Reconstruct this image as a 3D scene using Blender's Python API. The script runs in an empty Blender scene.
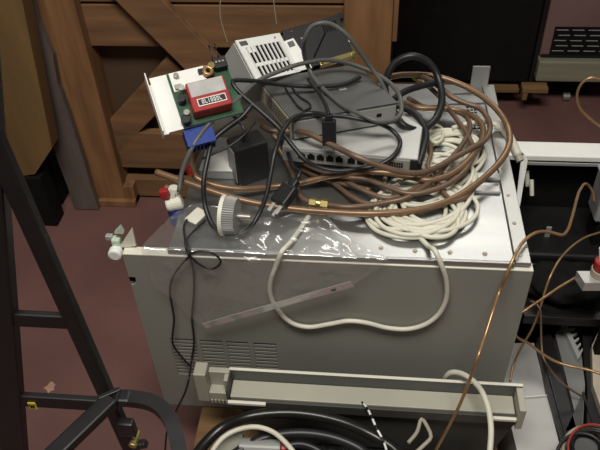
import bpy, bmesh, math, random
from mathutils import Vector as V, Matrix, noise
random.seed(7)
C = bpy.context.scene
COL = C.collection

# ------------------------------------------------------------------ camera
F = 700.0
def _axes():
    n = V((38., 777., F)).normalized()
    d = V((90., -(90*38 + F*F)/777., F)).normalized()
    return n.cross(d), d, -n
AX, AY, AZ = _axes()
CAM = V((0, 0, 1.25))
cd = bpy.data.cameras.new('camera'); cam = bpy.data.objects.new('camera', cd); COL.objects.link(cam)
right = V((AX.x, AY.x, AZ.x)); down = V((AX.y, AY.y, AZ.y)); fwd = V((AX.z, AY.z, AZ.z))
m = Matrix((right, -down, -fwd)).transposed().to_4x4(); m.translation = CAM
cam.matrix_world = m
cd.sensor_width = 36; cd.lens = F/600*36; cd.clip_start = .02
C.camera = cam
def ray(px, py):
    c = V((px-300, py-225, F)); return V((AX.dot(c), AY.dot(c), AZ.dot(c)))
def T(px, py, z):            # point on the horizontal plane at height z
    r = ray(px, py); return CAM + r*((z-CAM.z)/r.z)
def PY(px, py, y):           # point on the vertical plane at depth y
    r = ray(px, py); return CAM + r*(y/r.y)

# ------------------------------------------------------------------ materials
def mat(name, col, rough=.5, metal=0., var=.12, scale=30., bump=0., bscale=60., spec=.5, stretch=None, col2=None):
    mt = bpy.data.materials.new(name); mt.use_nodes = True
    nt = mt.node_tree; b = nt.nodes['Principled BSDF']
    b.inputs['Roughness'].default_value = rough; b.inputs['Metallic'].default_value = metal
    b.inputs['Specular IOR Level'].default_value = spec
    tc = nt.nodes.new('ShaderNodeTexCoord'); mp = nt.nodes.new('ShaderNodeMapping')
    if stretch: mp.inputs['Scale'].default_value = stretch
    nt.links.new(tc.outputs['Object'], mp.inputs['Vector'])
    nz = nt.nodes.new('ShaderNodeTexNoise'); nz.inputs['Scale'].default_value = scale; nz.inputs['Detail'].default_value = 5
    nt.links.new(mp.outputs['Vector'], nz.inputs['Vector'])
    rp = nt.nodes.new('ShaderNodeValToRGB')
    a = [max(0, c*(1-var)) for c in col]; z = [min(1, c*(1+var)) for c in (col2 or col)]
    rp.color_ramp.elements[0].color = (*a, 1); rp.color_ramp.elements[0].position = .32
    rp.color_ramp.elements[1].color = (*z, 1); rp.color_ramp.elements[1].position = .68
    nt.links.new(nz.outputs['Fac'], rp.inputs['Fac']); nt.links.new(rp.outputs['Color'], b.inputs['Base Color'])
    if bump:
        n2 = nt.nodes.new('ShaderNodeTexNoise'); n2.inputs['Scale'].default_value = bscale; n2.inputs['Detail'].default_value = 4
        nt.links.new(mp.outputs['Vector'], n2.inputs['Vector'])
        bp = nt.nodes.new('ShaderNodeBump'); bp.inputs['Strength'].default_value = bump; bp.inputs['Distance'].default_value = .004
        nt.links.new(n2.outputs['Fac'], bp.inputs['Height']); nt.links.new(bp.outputs['Normal'], b.inputs['Normal'])
    return mt
def s(r, g, b):  # sRGB 0-255 -> linear
    return tuple(((c/255)/12.92 if c/255 < .04045 else ((c/255+.055)/1.055)**2.4) for c in (r, g, b))
M = dict(
    floor=mat('floor_paint', s(116, 82, 77), .42, var=.14, scale=5, bump=.12, bscale=25),
    stain=mat('floor_chip', s(180, 140, 118), .7),
    wood=mat('crate_wood', s(132, 94, 60), .7, var=.28, scale=6, bump=.25, bscale=8, stretch=(6, 6, .7)),
    woodh=mat('crate_board', s(124, 90, 60), .7, var=.28, scale=6, bump=.25, bscale=8, stretch=(.7, 6, 6)),
    woodd=mat('plank_wood', s(122, 92, 58), .75, var=.3, scale=6, bump=.25, bscale=8, stretch=(.8, 6, 6)),
    ply=mat('plywood', s(84, 62, 44), .8, var=.2, scale=4),
    ochre=mat('ochre_board', s(118, 90, 52), .8, var=.2, scale=4, stretch=(4, 4, .6)),
    greywood=mat('grey_plank', s(98, 86, 80), .85, var=.25, scale=6, bump=.5, bscale=10, stretch=(5, 5, .8)),
    timber=mat('grey_timber', s(128, 124, 104), .8, var=.22, scale=5, stretch=(.6, 4, 8)),
    panel=mat('grey_enamel', s(143, 142, 132), .45, var=.05, scale=4),
    alu=mat('aluminium', s(165, 166, 164), .34, .9, var=.08, scale=9, bump=.05, bscale=20, stretch=(.4, 3, 3)),
    alu2=mat('aluminium_strip', s(172, 172, 168), .38, .8, var=.06, scale=9),
    steel=mat('dull_steel', s(160, 155, 146), .42, .7, var=.12, scale=12),
    black=mat('black_metal', s(26, 25, 25), .45, var=.2),
    blackm=mat('black_matte', s(17, 16, 16), .8, var=.2, spec=.2),
    blackp=mat('black_plastic', s(30, 30, 32), .38, var=.15),
    rubber=mat('black_cord', s(32, 33, 35), .42, var=.15),
    hose=mat('black_hose', s(28, 26, 23), .3, var=.2),
    greyc=mat('grey_cord', s(92, 92, 88), .45, var=.1),
    dgrey=mat('dark_grey_metal', s(92, 93, 91), .42, .1, var=.08, scale=15),
    mgrey=mat('mid_grey_metal', s(150, 150, 145), .45, .1, var=.08, scale=15),
    lgrey=mat('light_grey_metal', s(190, 190, 186), .38, .4, var=.06, scale=10),
    white=mat('white_metal', s(240, 240, 234), .4, var=.03),
    whitep=mat('white_plastic', s(226, 222, 206), .45, var=.05),
    wcable=mat('white_cable', s(216, 212, 194), .45, var=.06),
    tray=mat('tray_plastic', s(176, 173, 156), .5, var=.05, scale=8),
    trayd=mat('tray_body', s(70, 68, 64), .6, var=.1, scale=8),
    copper=mat('copper_tube', s(128, 100, 74), .34, .3, var=.18, scale=25),
    brownc=mat('brown_copper', s(110, 88, 70), .40, .2, var=.2, scale=25),
    bright=mat('bright_copper', s(168, 132, 92), .32, .5, var=.15, scale=30),
    brass=mat('brass', s(200, 180, 118), .28, .85, var=.1),
    pcb=mat('circuit_board', s(38, 78, 52), .4, var=.25, scale=80),
    red=mat('red_plastic', s(164, 40, 38), .42, var=.1),
    labelg=mat('grey_label', s(178, 176, 172), .5, var=.14, scale=40),
    blue=mat('blue_anodised', s(34, 62, 138), .4, .2, var=.12),
    tan=mat('tan_panel', s(166, 158, 140), .5, var=.1),
    silver=mat('silver_sheet', s(190, 188, 184), .5, .2, var=.06, scale=6),
    cover=mat('sheet_cover', s(122, 122, 120), .5, .2, var=.1, scale=9),
    beige=mat('beige_board', s(176, 163, 144), .8, var=.12, scale=18),
    pink=mat('mauve_metal', s(124, 96, 92), .5, var=.12, scale=5),
    green=mat('pale_green_plastic', s(196, 212, 190), .45, var=.08),
    chip=mat('black_chip', s(24, 24, 24), .5),
    yellow=mat('yellow_label', s(214, 196, 60), .5, var=.05),
    wallm=mat('wall_paint', s(60, 54, 50), .9, var=.1, scale=3),
    redc=mat('red_wire', s(150, 44, 40), .45),
    mesh=mat('clear_grey_plastic', s(150, 152, 154), .25, var=.15, scale=12),
)
# clear film: real transparent + glossy mix
def film(name, alpha, tint):
    mt = bpy.data.materials.new(name); mt.use_nodes = True; nt = mt.node_tree
    for n in list(nt.nodes): nt.nodes.remove(n)
    o = nt.nodes.new('ShaderNodeOutputMaterial'); mx = nt.nodes.new('ShaderNodeMixShader')
    tr = nt.nodes.new('ShaderNodeBsdfTransparent'); gl = nt.nodes.new('ShaderNodeBsdfGlossy'); df = nt.nodes.new('ShaderNodeBsdfDiffuse')
    gl.inputs['Roughness'].default_value = .12; gl.inputs['Color'].default_value = (.9, .9, .9, 1)
    df.inputs['Color'].default_value = (*tint, 1)
    m2 = nt.nodes.new('ShaderNodeMixShader'); m2.inputs['Fac'].default_value = .45
    nt.links.new(gl.outputs[0], m2.inputs[1]); nt.links.new(df.outputs[0], m2.inputs[2])
    nz = nt.nodes.new('ShaderNodeTexNoise'); nz.inputs['Scale'].default_value = 14; nz.inputs['Detail'].default_value = 3
    bp = nt.nodes.new('ShaderNodeBump'); bp.inputs['Strength'].default_value = .25; bp.inputs['Distance'].default_value = .006
    tc = nt.nodes.new('ShaderNodeTexCoord'); nt.links.new(tc.outputs['Object'], nz.inputs['Vector'])
    nt.links.new(nz.outputs['Fac'], bp.inputs['Height']); nt.links.new(bp.outputs['Normal'], gl.inputs['Normal'])
    mx.inputs['Fac'].default_value = alpha
    nt.links.new(tr.outputs[0], mx.inputs[1]); nt.links.new(m2.outputs[0], mx.inputs[2]); nt.links.new(mx.outputs[0], o.inputs[0])
    return mt
M['film'] = film('clear_film', .11, s(200, 200, 195))
M['strip'] = film('frosted_strip', .88, s(205, 203, 196))

# ------------------------------------------------------------------ mesh helpers
def merge(bm, tmp):
    me = bpy.data.meshes.new('tmp'); tmp.to_mesh(me); tmp.free(); bm.from_mesh(me); bpy.data.meshes.remove(me)
def obox(bm, o, ux, uy, uz, bev=0.):
    """box spanned by three edge vectors from corner o"""
    t = bmesh.new()
    v = [t.verts.new(o + ux*i + uy*j + uz*k) for k in (0, 1) for j in (0, 1) for i in (0, 1)]
    for f in ((0, 2, 3, 1), (4, 5, 7, 6), (0, 1, 5, 4), (1, 3, 7, 5), (3, 2, 6, 7), (2, 0, 4, 6)):
        t.faces.new([v[i] for i in f])
    if bev:
        bmesh.ops.bevel(t, geom=list(t.edges), offset=bev, segments=2, affect='EDGES', profile=.5)
    bmesh.ops.recalc_face_normals(t, faces=t.faces)
    merge(bm, t); return bm
def bx(bm, x0, x1, y0, y1, z0, z1, bev=0.):
    return obox(bm, V((x0, y0, z0)), V((x1-x0, 0, 0)), V((0, y1-y0, 0)), V((0, 0, z1-z0)), bev)
def box(x0, x1, y0, y1, z0, z1, bev=0.):
    return bx(bmesh.new(), x0, x1, y0, y1, z0, z1, bev)
def bar(bm, a, b, w, h, up=V((0, 0, 1)), bev=.002):
    d = (b-a); side = d.cross(up)
    if side.length < 1e-5: side = d.cross(V((0, 1, 0)))
    side.normalize(); u = side.cross(d).normalized()
    return obox(bm, a - side*w/2 - u*h/2, d, side*w, u*h, bev)
def cyl(bm, a, b, r, n=20, r2=None, bev=0.):
    d = (b-a).normalized(); t = bmesh.new()
    s1 = d.orthogonal().normalized(); s2 = d.cross(s1)
    r2 = r if r2 is None else r2
    A = [t.verts.new(a + (s1*math.cos(i*2*math.pi/n) + s2*math.sin(i*2*math.pi/n))*r) for i in range(n)]
    B = [t.verts.new(b + (s1*math.cos(i*2*math.pi/n) + s2*math.sin(i*2*math.pi/n))*r2) for i in range(n)]
    for i in range(n): t.faces.new((A[i], A[(i+1) % n], B[(i+1) % n], B[i]))
    ca = t.faces.new(A[::-1]); cb = t.faces.new(B)
    if bev:
        bmesh.ops.bevel(t, geom=list(set(ca.edges) | set(cb.edges)), offset=bev, segments=2, affect='EDGES', profile=.5)
    bmesh.ops.recalc_face_normals(t, faces=t.faces)
    merge(bm, t); return bm
def spline(P, step=.005, closed=False):
    out = []; n = len(P)
    for i in range(n if closed else n-1):
        if closed: p0, p1, p2, p3 = P[i-1], P[i], P[(i+1) % n], P[(i+2) % n]
        else:
            p1, p2 = P[i], P[i+1]
            p0 = P[i-1] if i else p1*2-p2
            p3 = P[i+2] if i+2 < n else p2*2-p1
        k = max(2, int((p2-p1).length/step))
        # centripetal
        t0 = 0; t1 = t0+max(1e-4, (p1-p0).length**.5); t2 = t1+max(1e-4, (p2-p1).length**.5); t3 = t2+max(1e-4, (p3-p2).length**.5)
        for j in range(k):
            t = t1+(t2-t1)*j/k
            a1 = p0*((t1-t)/(t1-t0))+p1*((t-t0)/(t1-t0)); a2 = p1*((t2-t)/(t2-t1))+p2*((t-t1)/(t2-t1)); a3 = p2*((t3-t)/(t3-t2))+p3*((t-t2)/(t3-t2))
            b1 = a1*((t2-t)/(t2-t0))+a2*((t-t0)/(t2-t0)); b2 = a2*((t3-t)/(t3-t1))+a3*((t-t1)/(t3-t1))
            out.append(b1*((t2-t)/(t2-t1))+b2*((t-t1)/(t2-t1)))
    if not closed: out.append(P[-1].copy())
    return out
def tube(bm, P, r, n=10, smooth=True, closed=False, step=.005):
    pts = spline(P, step, closed) if smooth else P
    t = bmesh.new(); rings = []; N = len(pts); prev = None
    for i, p in enumerate(pts):
        if closed: tan = (pts[(i+1) % N]-pts[i-1])
        else: tan = (pts[min(i+1, N-1)]-pts[max(i-1, 0)])
        if tan.length < 1e-9: tan = V((0, 0, 1))
        tan.normalize()
        if prev is None: prev = tan.orthogonal().normalized()
        prev = (prev - tan*prev.dot(tan)); prev.normalize()
        b = tan.cross(prev)
        rings.append([t.verts.new(p + (prev*math.cos(k*2*math.pi/n)+b*math.sin(k*2*math.pi/n))*r) for k in range(n)])
    for i in range(N if closed else N-1):
        A, B = rings[i], rings[(i+1) % N]
        for k in range(n): 
            f = t.faces.new((A[k], A[(k+1) % n], B[(k+1) % n], B[k])); f.smooth = True
    if not closed:
        t.faces.new(rings[0][::-1]); t.faces.new(rings[-1])
    merge(bm, t); return bm
def poly(bm, top, dz):
    """prism: polygon 'top' extruded by vector dz"""
    t = bmesh.new()
    A = [t.verts.new(p) for p in top]; B = [t.verts.new(p+dz) for p in top]; n = len(top)
    t.faces.new(A); t.faces.new(B[::-1])
    for i in range(n): t.faces.new((A[i], B[i], B[(i+1) % n], A[(i+1) % n]))
    bmesh.ops.recalc_face_normals(t, faces=t.faces)
    merge(bm, t); return bm
def path(L, z=None):
    """(px,py,z) way-points -> world points"""
    return [T(*(p if len(p) == 3 else (p[0], p[1], z))) for p in L]

# ------------------------------------------------------------------ object helpers
def obj(name, bm, m_, parent=None, label=None, smooth=False):
    me = bpy.data.meshes.new(name); 
    if parent is not None:
        L = parent.get('_w'); L = V(L) if L is not None else V((0, 0, 0))
        off = L
    else:
        xs = [v.co for v in bm.verts]
        lo = V((min(c.x for c in xs), min(c.y for c in xs), min(c.z for c in xs))); hi = V((max(c.x for c in xs), max(c.y for c in xs), 0))
        off = V(((lo.x+hi.x)/2, (lo.y+hi.y)/2, lo.z))
    for v in bm.verts: v.co -= off
    if smooth:
        for f in bm.faces: f.smooth = True
    bm.to_mesh(me); bm.free()
    me.materials.append(m_ if not isinstance(m_, str) else M[m_])
    o = bpy.data.objects.new(name, me); COL.objects.link(o)
    if parent is not None:
        o.parent = parent
        o['_w'] = tuple(off)      # children of this part share the same origin
    else:
        o.location = off; o['_w'] = tuple(off)
    if label: o['label'] = label
    return o
def thing(name, label, cat, loc, group=None):
    o = bpy.data.objects.new(name, None); COL.objects.link(o); o.empty_display_size = .05
    o.location = loc; o['_w'] = tuple(loc); o['label'] = label; o['category'] = cat
    if group: o['group'] = group
    return o
def tag(o, label, cat, group=None):
    o['label'] = label; o['category'] = cat
    if group: o['group'] = group
    return o
def struct(name, bm, m_):
    o = obj(name, bm, m_); o['kind'] = 'structure'; return o

ZT = .557      # top of the big cabinet
# ================================================================== setting
struct('floor', box(-3, 3, -1.5, 4.6, -.05, 0), 'floor')
struct('wall_back', box(-3, 3, 4.6, 4.7, 0, 3), 'wallm')
ch = T(50, 387, 0)
random.seed(3)
b = bmesh.new()
pts = []
for i in range(13):
    a = i*2*math.pi/13; rr = random.uniform(.008, .017)
    pts.append(ch + V((math.cos(a)*rr*.9, math.sin(a)*rr, .0008)))
poly(b, pts, V((0, 0, -.0007)))
o = obj('paint_chip', b, 'stain'); tag(o, 'small bare patch of chipped paint on the red floor', 'floor mark')

# ================================================================== crate behind (post, boards, brace)
YC = 1.436
t = thing('wooden_crate', 'big open wooden crate frame behind the grey cabinet', 'crate', (-.36, 1.5, 0))
obj('corner_post', box(-.772, -.668, YC, YC+.10, 0, 1.12, .003), 'wood', t)
obj('foot_block', box(-.745, -.640, YC-.012, YC+.11, 0, .022, .003), 'wood', t)
xr0, xr1 = -.066, .040
obj('corner_post', box(xr0, xr1, YC, YC+.10, 0, 1.12, .003), 'wood', t)
obj('batten', box(xr1, xr1+.012, YC+.01, YC+.05, .50, 1.12, .002), 'wood', t)
obj('top_board', box(-.668, xr0, YC+.03, YC+.055, .470, .573, .002), 'woodh', t)
obj('top_board', box(-.668, xr0, YC+.03, YC+.055, .580, .70, .002), 'woodh', t)
z1 = PY(140, 133, YC+.03).z; z2 = PY(140, 168, YC+.03).z; z3 = PY(140, 179, YC+.03).z; z4 = PY(140, 196, YC+.03).z
obj('bottom_board', box(-.668, xr0, YC+.03, YC+.055, z2, z1, .002), 'woodh', t)
obj('bottom_board', box(-.668, xr0, YC+.03, YC+.055, z4, z3, .002), 'woodh', t)
obj('skid', box(-.668, -.64, YC+.0, YC+.09, z4-.01, z3-.004, .002), 'wood', t)
# upper diagonal brace
a = PY(120, -22, YC+.012); c = PY(226, 86, YC+.012)
b = bmesh.new(); bar(b, a, c, .088, .022, up=V((0, 1, 0)))
b.verts.ensure_lookup_table(); obj('diagonal_brace', bar(bmesh.new(), a, c, .022, .085, up=(c-a).cross(V((0, 1, 0)))), 'woodh', t); b.free()
a = PY(106, 145, YC+.04); c = PY(180, 66, YC+.04)
obj('diagonal_brace', bar(bmesh.new(), a, c, .02, .075, up=(c-a).cross(V((0, 1, 0)))), 'woodh', t)
obj('back_panel', box(-.668, xr0, YC+.075, YC+.09, .02, 1.05), 'ply', t)
obj('top_beam', box(-.78, .05, YC+.0, YC+.1, 1.12, 1.22, .003), 'woodh', t)
obj('back_rail', box(-.668, xr0, YC+.056, YC+.074, .60, .64), 'woodh', t)
for k in range(7):     # faint stencil on the post: small dark marks
    pass
# leaning grey plank left of post
b = bmesh.new()
a = PY(88, 212, YC-.03); c = PY(16, -10, YC-.02)
a.z = max(a.z, .004)
pl = []
for i in range(9):
    f = i/8; p = a.lerp(c, f); w = .036 + .010*noise.noise(V((f*6, 1, 2)))
    pl.append((p - V((w, 0, 0)), p + V((w*.9, 0, 0))))
poly(b, [q[0] for q in pl] + [q[1] for q in pl[::-1]], V((0, .016, 0)))
o = obj('grey_plank', b, 'greywood'); tag(o, 'rough grey weathered plank leaning against the left crate post', 'plank')
# ochre board end hanging out in front of dark trunk
b = bmesh.new(); yb = 1.34
q = [PY(*p, yb) for p in ((-30, -20), (18, -20), (52, 148), (35, 174), (22, 176), (14, 166))]
poly(b, q, V((0, .045, 0)))
o = obj('ochre_board', b, 'ochre'); tag(o, 'ochre wooden board with pointed end at the left edge, before the black chest', 'board')
t = thing('black_chest', 'black chest in shadow behind the ochre board', 'chest', (-.98, 1.5, 0))
obj('body', box(-1.3, -.85, 1.425, 1.7, 0, .40, .006), 'blackm', t)
obj('lid', box(-1.305, -.845, 1.42, 1.7, .403, .44, .006), 'blackm', t)
q_ = PY(24, 176, yb)
o = obj('black_block', box(q_.x-.05, q_.x+.045, yb-.005, yb+.05, 0, q_.z-.001, .004), 'blackm'); tag(o, 'black wooden block under the pointed end of the ochre board', 'block')
for k in (0, 1): obj('latch', box(-1.13+.2*k, -1.10+.2*k, 1.411, 1.4195, .36, .42, .003), 'black', t)
# thin strings hanging from crate
for k, L in enumerate(([(221, -5), (220, 10), (221, 20), (228, 44)], [(273, -5), (275, 12), (277, 26)])):
    o = obj('hanging_string', tube(bmesh.new(), [PY(x, y, 1.30) for x, y in L], .0011, 6), 'tan')
    tag(o, ('thin tan string hanging above the white power supply\'s left corner', 'thin tan string hanging above the middle of the power supply')[k], 'string', 'strings above the power supply')

# ================================================================== black cabinet on dolly, right back
YB = 2.0
t = thing('black_cabinet', 'tall black cabinet standing on a wooden dolly', 'cabinet', (.28, YB+.2, 0))
x0 = .062; x1 = PY(527, 86, YB).x
obj('body', box(x0, x1, YB, YB+.42, .072, 1.5, .004), 'blackm', t)
obj('door', box(x0+.006, x1-.006, YB-.016, YB-.001, .09, 1.48, .003), 'blackm', t)
obj('edge_trim', box(x1+.0005, x1+.012, YB-.01, YB+.012, .085, 1.48, .001), 'black', t)
obj('handle', box(x0+.03, x0+.045, YB-.05, YB-.017, .85, 1.0, .003), 'black', t)
t = thing('wooden_dolly', 'low wooden dolly on casters under the black cabinet', 'dolly', (.28, YB+.2, 0))
obj('board', box(x0-.02, PY(519, 92, YB-.03).x, YB-.03, YB+.05, .058, .0715, .002), 'woodd', t)
obj('board', box(PY(523, 87, YB-.07).x, PY(549, 87, YB-.07).x, YB-.075, YB-.032, .085, .100, .002), 'woodd', t)
obj('board_bracket', box(PY(523, 87, YB-.07).x+.004, PY(523, 87, YB-.07).x+.018, YB-.072, YB-.034, .058, .0848, .001), 'woodd', t)
obj('board', box(x0-.02, x1-.01, YB+.30, YB+.42, .058, .0715, .002), 'woodd', t)
for (x, y) in ((x1+.012, YB+.03), (x0+.05, YB+.03), (x1-.02, YB+.36), (x0+.05, YB+.36)):
    w = obj('caster', cyl(bmesh.new(), V((x-.012, y, .0285)), V((x+.012, y, .0285)), .028, 24, bev=.003), 'blackp', t)
    obj('hub', cyl(bmesh.new(), V((x-.014, y, .0285)), V((x+.014, y, .0285)), .020, 20), 'mgrey', w)

# mauve appliance on grey timber
t = thing('mauve_appliance', 'mauve metal appliance with black vent slits at top right', 'appliance', (.70, 2.1, 0))
xa = x1+.018; zb = PY(560, 57, YB).z
b = box(xa, 1.05, YB, YB+.4, zb, 1.2, .006); obj('body', b, 'pink', t)
obj('base_rail', box(xa+.004, 1.04, YB-.006, YB-.0005, zb+.002, zb+.010), 'black', t)
b = bmesh.new()
for r in range(5):
    for c_ in range(7):
        xx = xa+.04+c_*.046
        bx(b, xx, xx+.038, YB-.0045, YB-.0005, zb+.014+r*.017, zb+.022+r*.017)
bx(b, xa+.028, 1.03, YB-.0044, YB-.0005, zb+.011, zb+.10)
obj('vent', b, 'blackm', t)
b = bmesh.new()
for r in range(5):
    for c_ in range(8):
        bx(b, xa+.033+c_*.046+(r % 2)*.008, xa+.067+c_*.046+(r % 2)*.008, YB-.006, YB-.0044, zb+.0225+r*.017, zb+.0245+r*.017)
obj('vent_lip', b, 'lgrey', t)
t = thing('grey_timber', 'squared grey timber beam under the mauve appliance', 'timber', (.72, YB, 0))
zl = PY(560, 82, YB-.03).z
obj('beam', box(x1+.015, 1.1, YB-.03, YB+.10, zl, zb-.001, .004), 'timber', t)
obj('beam', box(x1+.015, 1.1, YB+.28, YB+.40, zl, zb-.001, .004), 'timber', t)
for x in (.62, .98):
    obj('support_block', box(x, x+.08, YB+.06, YB+.40, 0, zl-.0005, .003), 'blackm', t)
for k, (px, py) in enumerate(((566, 97), (520, 101))):
    p = T(px, py, .012)
    if k == 0:
        w = obj('caster_wheel', cyl(bmesh.new(), p+V((-.011, 0, .002)), p+V((.011, 0, .002)), .0135, 24, bev=.002), 'steel')
        tag(w, 'small loose metal caster wheel on the floor before the timber', 'wheel')

# ================================================================== pallet
t = thing('wooden_pallet', 'wooden pallet carrying the big grey cabinet', 'pallet', (-.03, .85, 0))
for k, (y0, y1) in enumerate(((.50, .60), (.615, .74), (.80, .90), (.97, 1.07), (1.10, 1.19))):
    obj('deck_board', box(-.285, .235, y0, y1, .140, .162, .002), 'woodd', t)
for x in (-.28, -.07, .14):
    obj('stringer', box(x, x+.09, .50, 1.19, .02, .1395, .003), 'woodd', t)
for y in (.52, .8, 1.1): obj('foot_board', box(-.28, .23, y, y+.08, 0, .0195, .002), 'woodd', t)

# ================================================================== the big grey cabinet
XL, XR, YF, YBK = -.284, .226, .698, 1.172
cab = thing('grey_cabinet', 'big grey metal cabinet with bare aluminium top, buried under cables', 'cabinet', (-.03, .93, .1625))
b = bmesh.new()
bx(b, XL+.002, XL+.006, YF+.006, YBK, .17, .548); bx(b, XR-.004, XR-.0005, YF+.006, YBK, .1625, .548)
bx(b, XL+.006, XR-.004, YBK-.004, YBK, .1625, .548); bx(b, XL+.002, XR-.004, YF+.006, YBK-.004, .1625, .168)
obj('body', b, 'panel', cab)
# front panel with four slotted vent columns
fp = bmesh.new()
fx0, fx1, fz0, fz1 = -.352, XR+.005, .166, .545
cols = []
for (pa, pb) in ((174, 198.5), (203, 225), (228.5, 250), (255, 277)):
    A_ = PY(pa, 356, YF); B_ = PY(pb, 356, YF); cols.append((A_.x, B_.x))
vz1 = PY(225, 341, YF).z; vz0 = vz1-.098
th = .006
bx(fp, fx0+.022, fx1, YF, YF+th, vz1, fz1-.055)          # above vents
bx(fp, fx0, fx1, YF, YF+th, fz1-.055, fz1)
xs = fx0+.022
for (xa_, xb_) in cols:
    bx(fp, xs, xa_, YF, YF+th, vz0, vz1); xs = xb_
bx(fp, xs, fx1, YF, YF+th, vz0, vz1)
bx(fp, fx0+.022, fx1, YF, YF+th, fz0, vz0)
# left flange with a notch
zn = PY(135, 281, YF).z
bx(fp, fx0+.0095, fx0+.022, YF, YF+th, fz0, fz1-.055)
bx(fp, fx0, fx0+.0095, YF, YF+th, zn+.0085, fz1-.055); bx(fp, fx0, fx0+.0095, YF, YF+th, fz0, zn-.0085)
for i in range(8):
    za_, zb_ = zn-.0085+.017*i/8, zn-.0085+.017*(i+1)/8
    xa_ = fx0+.0095*math.sqrt(max(0, 1-((za_+zb_)/2-zn)**2/.0085**2)); bx(fp, xa_, fx0+.0096, YF, YF+th, za_, zb_)
nsl = 11
for (xa_, xb_) in cols:
    for k in range(nsl+1):
        zz = vz1-(vz1-vz0)*(k/nsl); bx(fp, xa_, xb_, YF+.001, YF+th-.001, zz-.0026, zz+.0026)
fpo = obj('front_panel', fp, 'panel', cab)
obj('top_flange', box(fx0, fx1, YF-.0005, YF+.016, fz1, fz1+.003, .001), 'whitep', cab, label='pale folded upper edge of the front')
obj('vent_backing', box(-.30, -.07, YF+.03, YF+.034, vz0-.01, vz1+.01), 'blackm', cab)
obj('notch_clip', cyl(bmesh.new(), V((fx0+.004, YF+.004, zn-.014)), V((fx0+.016, YF+.004, zn-.010)), .004, 12), 'steel', cab)
# top
obj('top_panel', box(XL, XR-.021, YF+.006, YBK, ZT-.006, ZT, .0015), 'alu', cab, label='bare aluminium top sheet')
obj('edge_strip', box(XR-.0205, XR+.001, YF+.004, YBK, ZT-.006, ZT+.0012, .001), 'alu2', cab, label='riveted bright edge strip')
obj('front_lip', box(XL, XR-.0215, YF+.0015, YF+.0055, ZT-.010, ZT+.0012, .001), 'alu2', cab)
for (px, py) in ((498.5, 146), (503, 170), (508, 196), (514, 224), (520, 256), (347, 245), (381, 248), (415, 251), (450, 252.5), (485, 254)):
    p = T(px, py, ZT); obj('rivet', cyl(bmesh.new(), p, p+V((0, 0, .0025)), .0036, 14, .0024), 'beige', cab)
for (px, py) in ((462, 87), (489, 87)):
    p = T(px, py, ZT); obj('rivet', cyl(bmesh.new(), p, p+V((0, 0, .0025)), .0034, 14, .002), 'alu2', cab)
# standing tab at the back
pa = PY(472, 84, YBK-.004); pb = PY(490, 84, YBK-.004)
obj('back_tab', box(pa.x-.003, pb.x-.004, YBK-.006, YBK-.002, ZT-.004, PY(480, 65, YBK).z, .001), 'alu2', cab)
# grooves and slits near the back
b = bmesh.new()
for (q0, q1) in (((448, 95), (477, 93)), ((440, 105), (486, 103.5))):
    p0 = T(*q0, ZT); p1 = T(*q1, ZT); bar(b, p0, p1, .003, .0012)
obj('fold_groove', b, 'dgrey', cab)
b = bmesh.new()
for c_ in range(3):
    for r in range(9):
        p = T(467.5+c_*3.6+r*.5, 107.5+r*2.6, ZT)
        bx(b, p.x-.0022, p.x+.0022, p.y-.0016, p.y+.0016, ZT-.002, ZT+.0008)
obj('vent_slits', b, 'blackm', cab)
for (q0, q1) in (((436, 184.5), (499, 175)), ((440, 191), (501, 185.5))):
    pass
for (py_, dz) in ((176, 0), (189, 0)):
    p = T(500, py_, ZT+.003)
    obj('slot_rail', box(p.x-.085, p.x, p.y-.010, p.y+.006, ZT+.0004, ZT+.0055, .002), 'lgrey', cab)
# left corner bracket, knob and terminal block
q = [PY(*p, YF+.012) for p in ((119, 248), (136, 246), (132, 228))]
obj('corner_bracket', poly(bmesh.new(), q, V((0, .003, 0))), 'whitep', cab)
p = PY(115.5, 253.5, YF+.006)
obj('corner_knob', cyl(bmesh.new(), p+V((0, -.006, 0)), p+V((0, .008, 0)), .0105, 22, bev=.003), 'white', cab, smooth=False)
tb = obj('terminal_plug', bx(bmesh.new(), PY(112.5, 240, YF+.02).x, PY(121, 240, YF+.02).x, YF+.012, YF+.026, PY(115, 246, YF+.02).z, PY(115, 237, YF+.02).z, .003), 'green', cab, label='pale green plug on the front left corner')
p = PY(110, 237, YF+.02)
obj('plug_tab', box(p.x-.006, p.x+.004, YF+.016, YF+.024, p.z-.004, p.z+.004, .001), 'lgrey', tb)
p = PY(119, 229, YF+.02)
obj('plug_key', poly(bmesh.new(), [p+V((-.008, -.004, -.006)), p+V((.006, -.004, -.006)), p+V((.003, -.004, .006))], V((0, .008, 0))), 'green', tb)

# ================================================================== network switch
def frame3(o, px_, py_):
    ux = (px_-o).normalized(); uy = (py_-o); uy = (uy-ux*uy.dot(ux)).normalized(); uz = ux.cross(uy)
    return ux, uy, uz
zs = .612
A0 = T(282, 146.5, zs); B0 = T(418, 159.5, zs); C0 = T(399, 120, zs)
ux = (B0-A0).normalized(); uy = V((-ux.y, ux.x, 0)); W = (B0-A0).length; D = .115; H = .026
sw = thing('network_switch', 'light grey multi-port network switch resting on the copper tubing', 'network switch', tuple((A0+B0)/2 - V((0, 0, H))))
obj('body', obox(bmesh.new(), A0-V((0, 0, H)), ux*W, uy*D, V((0, 0, H)), .0015), 'lgrey', sw)
obj('front_face', obox(bmesh.new(), A0-V((0, 0, H-.001))+ux*.002-uy*.0025, ux*(W-.014), uy*.0022, V((0, 0, H-.004)), .0005), 'mgrey', sw)
obj('end_cap', obox(bmesh.new(), B0-V((0, 0, H))-ux*.011-uy*.003, ux*.012, uy*.008, V((0, 0, H-.001)), .0015), 'blackp', sw)
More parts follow.
